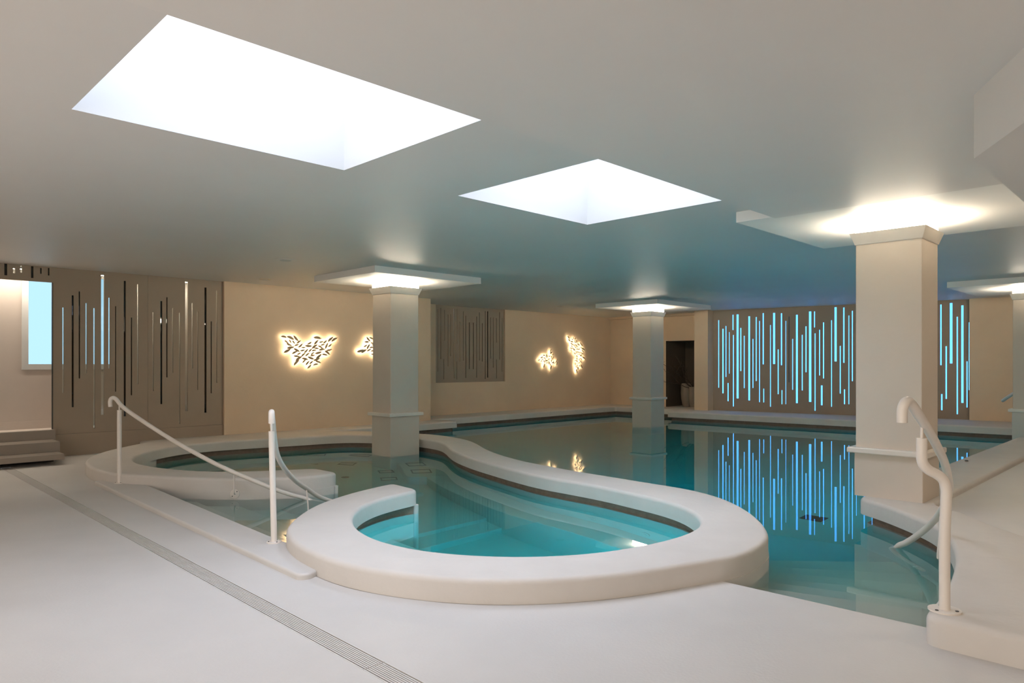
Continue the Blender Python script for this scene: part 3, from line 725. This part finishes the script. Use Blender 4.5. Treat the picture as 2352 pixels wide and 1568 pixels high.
for (a, b, h0, h1, off) in bs:
    mb = MB(); p = B0+BT*a-BN*.012; q_ = B0+BT*b-BN*.012
    mb.box([p, q_, q_-BN*.02, p-BN*.02], 0, 0, h0, h1); mb.build('light_strip', E_SLOT_OFF if off else E_SLOT, o)
# ------------------------------------------------------------------ stairs at the left opening
def stairs():
    o = empty('staircase', (*R(1.2, DL+.6), 0)); tag(o, 'three dark beige steps with an overhanging bottom tread at the left opening', 'stairs')
    ends = [(127.5, 987, .42), (138, 1013.6, .285), (148, 1042, .145)]
    for k, (x, y, z) in enumerate(ends):
        p = U(x, y, z); s_ = p.x+p.y; d_ = p.x-p.y
        b = MB(); b.sd(-2.0, s_, DL-.0, d_, z-(.075 if k == 2 else .16), z)
        ob = b.build('tread', M_STEP, o)
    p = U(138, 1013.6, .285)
    b = MB(); b.sd(-1.9, p.x+p.y-.1, DL, p.x-p.y-.05, .001, .07); b.build('toe_kick_shade', M_DARK, o)  # near-black colour stands in for shade under the tread
stairs()
# ------------------------------------------------------------------ fish wall lights
def wpt(D, px, py):
    k = (px-CX)/F; Y = D/(k-1); return Vector((k*Y, Y, CZ-(py-HY)*Y/F))
def fishlight(D, segs, label):
    N3 = Vector((NS.x, NS.y, 0)); pts = [(wpt(D, a, b), wpt(D, c, d)) for a, b, c, d in segs]
    c = sum([p for q in pts for p in q], Vector())/(2*len(pts))
    zmin = min(p.z for q in pts for p in q)
    o = empty('fish_wall_light', (c.x, c.y, zmin)); tag(o, label, 'wall light', 'backlit fish shoal wall lights')
    led = MB(); pins = MB()
    T3 = Vector((TS.x, TS.y, 0)); Z3 = Vector((0, 0, 1))
    for p, q in pts:
        ax = q-p; L = ax.length
        if L < .03: continue
        ax.normalize(); sd = N3.cross(ax).normalized(); mid = (p+q)/2; wd = min(.032, max(.014, L*.155)); cv = random.choice((-1, 1))*random.uniform(.015, .05)*L
        prof = [(-.5, .05), (-.38, .55), (-.2, .95), (0, 1.0), (.2, .8), (.36, .42), (.5, .04)]
        up = [mid+ax*(t*L)+sd*(wd*w_+cv*(1-4*t*t)) for t, w_ in prof]; dn = [mid+ax*(t*L)+sd*(-wd*w_*.9+cv*(1-4*t*t)) for t, w_ in prof]
        ring = up+dn[::-1]; n = len(ring); f0 = .062; th = .006
        vs = [v+N3*f0 for v in ring]+[v+N3*(f0+th) for v in ring]
        m = MB(); m.add(vs, [tuple(range(n-1, -1, -1)), tuple(range(n, 2*n))]+[(k, (k+1) % n, n+(k+1) % n, n+k) for k in range(n)])
        m.build('fish', M_BRONZE, o)
        a_, b_ = mid-ax*L*.36+N3*.060, mid+ax*L*.36+N3*.060; h = sd*wd*.6
        led.add([a_-h, b_-h, b_+h, a_+h], [(0, 1, 2, 3)] if (b_-a_).cross(h).dot(N3) < 0 else [(3, 2, 1, 0)])
        pins.tube([mid-ax*L*.12, mid-ax*L*.12+N3*f0], .003, 6)
    led.build('led_backlight', E_FISH, o); pins.build('mounting_pins', M_BRONZE, o)
def cseg(lst, ox, oy, sc):
    out = []
    for cx, cy, L, a in lst:
        dx = math.cos(math.radians(a))*L/2; dy = -math.sin(math.radians(a))*L/2
        out.append((ox+(cx-dx*1.12)/sc, oy+(cy-dy*1.12)/sc, ox+(cx+dx*1.12)/sc, oy+(cy+dy*1.12)/sc))
    return out
F1 = [(180,330,130,-12),(330,355,170,-25),(455,365,160,-48),(240,440,110,-40),(325,430,95,-60),(400,450,95,-55),(515,445,115,38),(300,505,130,-22),(465,515,110,18),(550,525,120,42),(620,565,90,0),
 (330,572,160,10),(255,640,165,28),(470,625,150,-28),(600,630,110,15),(425,680,130,25),(520,705,100,30),(465,760,125,-3),(735,530,150,-3),(755,470,110,30),(875,545,150,35),(935,355,170,-8),(910,450,140,48),
 (1020,440,100,12),(1105,440,110,40),(1230,385,150,42),(1315,390,150,32),(1055,510,100,12),(1215,520,100,40),(1140,530,140,65),(1000,555,120,-30),(915,590,110,-8),(1200,620,125,12),(1035,615,140,8),
 (860,635,110,12),(775,630,110,45),(680,640,120,45),(1155,685,140,-38),(955,685,150,15),(830,700,100,38),(710,725,120,38),(620,730,120,40),(1100,730,120,-10),(825,750,110,12),(965,760,150,38),
 (790,800,150,-22),(920,830,150,22),(515,815,170,35),(655,825,140,-12),(640,870,110,45),(465,905,160,45),(715,915,120,50),(800,905,110,40),(955,895,120,-15),(895,950,110,15),(755,990,120,48)]
fishlight(DL, cseg(F1, 630, 740, 9.8), 'backlit bronze fish shoal in a wide V shape on the left wall, fully in view')
F2 = [(2080,385,120,-50),(2150,360,100,-25),(2045,440,100,0),(2015,530,90,35),(2080,550,130,60),(2150,570,90,8),(1900,640,150,18),(1980,650,140,32),(2095,625,100,30),(2180,645,90,8),(2170,470,80,-25),
 (2190,525,70,-45),(2185,730,80,-30),(2280,400,110,30),(2320,480,110,-30),(2270,550,110,40),(2360,560,110,20),(2300,640,120,20),(2260,720,100,-20),(2390,650,110,40),(2350,410,110,45),(2430,500,110,30)]
fishlight(DL, cseg(F2, 630, 740, 9.8), 'backlit bronze fish shoal on the left wall half hidden behind the thin column')
def eseg(lst, ox, oy, sc): return [(ox+a/sc, oy+b/sc, ox+c/sc, oy+d/sc) for a, b, c, d in lst]
F3 = [(680,675,655,750),(710,755,640,830),(645,760,700,775),(430,850,505,865),(545,825,528,940),(578,855,560,935),(610,895,665,870),(742,795,718,875),(700,870,685,945),(748,880,730,965),(360,940,440,900),
 (290,1022,352,972),(450,938,515,955),(395,965,455,988),(365,1042,430,1015),(435,1028,500,1032),(500,1030,590,1018),(510,950,518,1020),(595,1000,640,950),(480,1090,502,1028),(492,1105,450,1232),(560,1045,556,1125),
 (612,1035,598,1110),(640,1060,608,1142),(695,945,722,992),(692,990,680,1065),(695,1080,765,1068),(660,1095,655,1185),(692,1155,662,1302),(762,1025,742,1135),(800,1055,788,1135),(862,968,838,1045),(852,1050,845,1162),(815,1048,865,1072)]
fishlight(DR, eseg(F3, 1210, 750, 13.07), 'smaller backlit fish shoal on the recessed far wall, lower and left of its pair')
F4 = [(1180,278,1238,368),(1198,370,1262,442),(1268,435,1352,465),(1298,368,1338,408),(1342,318,1378,388),(1412,322,1400,400),(1400,400,1388,462),(1430,400,1462,485),(1380,460,1442,470),(1272,480,1312,542),(1308,518,1362,562),
 (1288,558,1328,622),(1372,518,1382,602),(1422,518,1408,602),(1430,540,1472,622),(1468,508,1532,568),(1500,562,1545,538),(1558,465,1572,545),(1578,505,1622,592),(1268,608,1282,692),(1288,640,1342,660),(1280,690,1300,755),
 (1338,640,1382,702),(1400,598,1432,645),(1350,690,1412,702),(1448,668,1502,682),(1498,692,1555,660),(1558,608,1602,642),(1598,638,1684,692),(1598,700,1655,762),(1618,640,1608,702),(1365,768,1402,822),(1418,740,1442,795),
 (1398,825,1442,790),(1450,740,1482,772),(1478,785,1512,758),(1520,758,1552,795),(1552,798,1520,855),(1478,798,1502,855),(1558,750,1602,805),(1598,788,1642,835),(1592,818,1588,885),(1438,858,1472,905),(1540,850,1602,902),
 (1618,878,1662,962),(1650,908,1715,992),(1538,930,1582,985),(1590,938,1602,1015),(1448,938,1472,995),(1400,1000,1452,1042),(1448,1000,1482,1062),(1520,958,1532,1025),(1548,1008,1592,1082),(1500,1102,1545,1058),(1422,1078,1400,1172),
 (1518,1148,1562,1205),(1560,1138,1622,1242),(1430,1158,1430,1242),(1472,1138,1460,1225),(1500,1188,1480,1305),(1448,1232,1502,1228),(1440,1258,1466,1402)]
fishlight(DR, eseg(F4, 1210, 750, 13.07), 'tall narrow backlit fish shoal on the recessed far wall, right of its pair')
# ------------------------------------------------------------------ handrails
def sp(P, n=8): return catmull([Vector(p) for p in P], n)
def flange(c, name_parent, r=.075, ns=3, axis=(0, 0, 1)):
    a = Vector(c); ax = Vector(axis).normalized(); b = MB(); b.tube([a, a+ax*.006, a+ax*.008], r, 28); ob = b.build('flange', M_RAIL, name_parent)
    t = ax.orthogonal().normalized(); u = ax.cross(t); m = MB()
    for k in range(ns):
        an = k*2*math.pi/ns+(.6 if ns == 3 else 0); p = a+(t*math.cos(an)+u*math.sin(an))*r*.72+ax*.008
        m.tube([p, p+ax*.003], r*.11, 10)
    m.build('screw', M_SCREW, ob)
# right rail
o = empty('handrail', (2.195, 3.545, .15)); tag(o, 'tall cream handrail with a swan-neck post on the right coping', 'handrail')
base = Vector((2.195,3.545,.15)); dY = 3.545
post = [base, (2.195,3.545,.5), PY(2173,1150,dY), PY(2173,1122,dY), PY(2166,1101,dY), PY(2150,1088,dY), PY(2133,1079,dY), PY(2121,1066,dY), PY(2117,1050,dY), PY(2117,1030,dY), PY(2117,1006,dY)]
b = MB(); b.tube(sp(post, 6), .0255, 20); b.build('post', M_RAIL, o)
b = MB(); b.tube([PY(2117,1006,dY), PY(2118,975,dY)], .0075, 12); b.build('pin', M_RAIL, o)
rp = [(2072,970,3.3),(2072.3,943,3.3),(2077,927,3.3),(2085,921.5,3.32),(2095,930,3.36),(2112,956,3.45),(2134,991,3.65),(2153,1026,3.9),(2168,1058,4.15),(2176,1087,4.35),(2180,1110,4.5),(2180,1128,4.65),(2175,1148,4.82),(2160,1176,5.05),(2148,1192,5.15),(2130,1211,5.3),(2103,1232,5.45),(2081,1246,5.56),(2061,1256,5.67)]
rp = [PY(*p) for p in rp]; rp = rp+[Vector((3.12,5.74,-.2)), Vector((3.16,5.72,-.38)), Vector((3.2,5.62,-.5)), Vector((3.22,5.5,-.56)), Vector((3.18,5.42,-.5)), Vector((3.14,5.44,-.42))]
b = MB(); b.tube(sp(rp, 6), .0235, 20); b.build('rail', M_RAIL, o)
b = MB(); b.tube(sp([PY(2160,1186,5.03), PY(2158,1230,5.03), PY(2154,1275,5.03), PY(2156,1283,5.03), PY(2163,1287,5.08), PY(2175,1288,5.2)], 5), .008, 10); b.build('bracket', M_RAIL, o)
flange(base, o)
# back left rail
o = empty('handrail', (-4.49, 7.99, .04)); tag(o, 'far left handrail sloping from its post down along the coping end into the water', 'handrail')
_yt = [(250,7.99),(280,7.99),(375,7.80),(448,7.62),(520,7.50),(618,7.50),(666,7.58),(703,7.66)]
def Yf(x):
    for (a, ya), (b_, yb) in zip(_yt, _yt[1:]):
        if x <= b_: return ya+(yb-ya)*max(0, (x-a)/(b_-a))
    return 7.66
b = MB(); b.tube([(-4.49,7.99,.04), (-4.49,7.99,.875)], .0245, 18); b.build('post', M_RAIL, o)
b = MB(); b.tube([PY(274,942,7.99), PY(274,930,7.99)], .008, 10); b.build('pin', M_RAIL, o)
rp = [(253.5,934),(253,921.5),(256.7,914.5),(266,916),(290.6,941),(375.4,997.5),(448,1040),(520.8,1077),(617.8,1118),(666,1134.8),(702.6,1144.5)]
rp = [PY(x, y, Yf(x)) for x, y in rp]; rp += [Vector((-2.12,7.66,-.15)), Vector((-2.0,7.66,-.25)), Vector((-1.95,7.66,-.4))]
b = MB(); b.tube(sp(rp, 6), .0225, 18); b.build('rail', M_RAIL, o)
pf = outer[nearest(outer, (-3.03,7.6))]; 
kf = (540-CX)/F; yy = [p for p in outer[:80] if abs(p.x/p.y-kf) < .02]; yw = yy[0].y if yy else 7.62
fc = Vector((kf*yw, yw-.004, -.02))
b = MB(); b.tube(sp([PY(537.3,1089,7.50), PY(537.3,1110,7.50), PY(537.6,1127,7.50), PY(538.5,1134,7.54), fc], 5), .008, 10); b.build('bracket', M_RAIL, o)
flange(fc, o, .05, 2, axis=(0, -1, 0)); flange((-4.49,7.99,.04), o, .055)
# near left rail
o = empty('handrail', (-1.817, 5.337, .04)); tag(o, 'near left handrail seen end-on, its white post standing on the kerb step', 'handrail')
b = MB(); b.tube([(-1.817,5.337,.04), PY(623.5,990,5.337)], .0225, 18); b.build('post', M_RAIL, o)
b = MB(); b.tube([PY(623.5,990,5.337), PY(623.5,972,5.337)], .008, 10); b.build('pin', M_RAIL, o)
rp = [(623.8,972,5.2),(623.8,955,5.2),(623.8,948,5.22),(624,948,5.32),(626,968,5.45),(630,1006,5.7),(637,1045,6.0),(654,1076.6,6.3),(678,1103,6.6),(702.6,1120.5,6.85),(726.8,1137,7.05),(746,1146,7.2),(765,1152,7.35),(780,1157,7.45)]
rp = [PY(*p) for p in rp]+[Vector((-1.8,7.5,-.2)), Vector((-1.78,7.5,-.35))]
b = MB(); b.tube(sp(rp, 6), .0225, 18); b.build('rail', M_RAIL, o)
b = MB(); b.tube([PY(704,1123,6.85), PY(707.5,1160,6.85), PY(712,1230,6.85)], .007, 10); b.build('bracket', M_RAIL, o)
flange((-1.817,5.337,.04), o, .055)
# far right rail behind the bench
o = empty('handrail', (10.1, 13.2, .1)); tag(o, 'short slanting handrail end glimpsed beside the column at the right edge', 'handrail')
b = MB(); b.tube([PY(2303,920,13.2), PY(2316,911,13.0), PY(2345,893,12.7), PY(2362,882,12.6)], .03, 12); b.build('rail', M_RAIL, o)
b = MB(); b.tube([PY(2345,893,12.7), tuple(PY(2345,893,12.7)[:2])+(.1,)], .022, 12); b.build('post', M_RAIL, o)
# ------------------------------------------------------------------ niche vases
def vase(px, pt, pb, rr, label, sd_):
    rnd = random.Random(sd_)
    D_ = 25.7; k = (px-CX)/F; Y = D_/(1+k); c = Vector((k*Y, Y)); zt = CZ-(pt-HY)*Y/F; zb_ = Z-.003
    o = empty('vase', (c.x, c.y, zb_)); tag(o, label, 'vase', 'tall vases in the niche')
    h = zt-zb_; b = MB(); b.lathe(c, [(rr*.55, zb_), (rr*.75, zb_+h*.08), (rr*.95, zb_+h*.35), (rr, zb_+h*.6), (rr*.97, zb_+h*.9), (rr*.92, zt), (rr*.84, zt), (rr*.86, zt-.06), (rr*.3, zt-.07)], 24); b.build('body', M_VASE, o)
    t = MB()
    def br(p, dv, L, r, n):
        pts = [p]; q = p.copy(); v = dv.copy()
        for i in range(6):
            v = (v+Vector((rnd.uniform(-.28,.28), rnd.uniform(-.2,.2), rnd.uniform(-.22,.22)))).normalized(); q = q+v*L/6; pts.append(q.copy())
            if n > 0 and i > 1 and rnd.random() < .75:
                br(q, (v+Vector((rnd.uniform(-.8,.8), rnd.uniform(-.5,.5), rnd.uniform(-.5,.6)))).normalized(), L*.5, r*.6, n-1)
        t.tube(pts, r, 6, r1=r*.35)
    return o, t, br, Vector((c.x, c.y, zt-.05))
o, t, br, p = vase(1577, 880, 932, .165, 'tall taupe vase at the left of the niche, holding dark twigs', 3)
for k in range(3): br(p, Vector((-.75+.3*k, -.2, .35+.15*k)).normalized(), .55, .010, 2)
t.build('twigs', M_TWIG, o)
o, t, br, p = vase(1593, 888, 935, .15, 'slightly shorter taupe vase half hidden by the pillar, holding long dark branches', 9)
br(p, Vector((-.72,-.1,.62)).normalized(), 1.05, .014, 2); br(p, Vector((-.9,0,.3)).normalized(), .85, .012, 2); br(p, Vector((-.3,0,.9)).normalized(), .6, .012, 2)
t.build('twigs', M_TWIG, o)
# ------------------------------------------------------------------ small ceiling fittings
def roundfit(px, py, r, m, label, name, lit=False):
    p = U(px, py, ZC); o = empty(name, (p.x, p.y, ZC)); tag(o, label, 'ceiling fitting')
    b = MB(); b.lathe((p.x, p.y), [(r*.2, ZC-.001), (r, ZC-.001), (r, ZC-.008), (r*.8, ZC-.012), (r*.2, ZC-.012)], 28); b.build('ring', m, o)
    b = MB(); b.cyl((p.x, p.y), r*.55, ZC-.016, ZC-.011, 24); b.build('grille', M_FRAME, o)
roundfit(609, 641, .10, M_COL, 'round grey speaker in the ceiling near the left wall', 'ceiling_speaker')
roundfit(656, 596, .14, M_CEIL, 'flat pale round cover on the ceiling between the skylight and the left wall', 'ceiling_cover')
roundfit(1287, 703, .10, M_COL, 'small round fitting on the ceiling above the far fish lights', 'ceiling_speaker')
p = U(2220, 1059, Z)
b = MB(); b.lathe((p.x, p.y), [(.012, Z), (.022, Z+.004), (.018, Z+.014), (.006, Z+.018)], 12)
tag(b.build('stopper_cap', M_SCREW), 'tiny black cap lying on the bench strip behind the tall handrail', 'cap')
# round lamps added out of view to brighten the room
for k, (x, y) in enumerate(((2.2,-.9), (-2.6,-1.2), (4.1,3.3), (5.7,5.1), (7.6,6.6), (10.4,8.6))):
    zz = ZS if (x-y) > -4 and (x+y) < 11.8 else ZC
    if k == 2: zz = zb
    o = empty('added_downlight', (x, y, zz)); tag(o, 'round warm downlight added out of view as fill light', 'added ceiling lamp', 'added downlights out of view')
    b = MB(); b.lathe((x, y), [(.17, zz), (.2, zz), (.2, zz-.02), (.17, zz-.02)], 28); b.build('ring', M_COL, o)
    b = MB(); b.cyl((x, y), .165, zz-.028, zz-.021, 28); b.build('lens', E_DOWN, o)
for ob in bpy.data.objects:
    if '_o' in ob: del ob['_o']
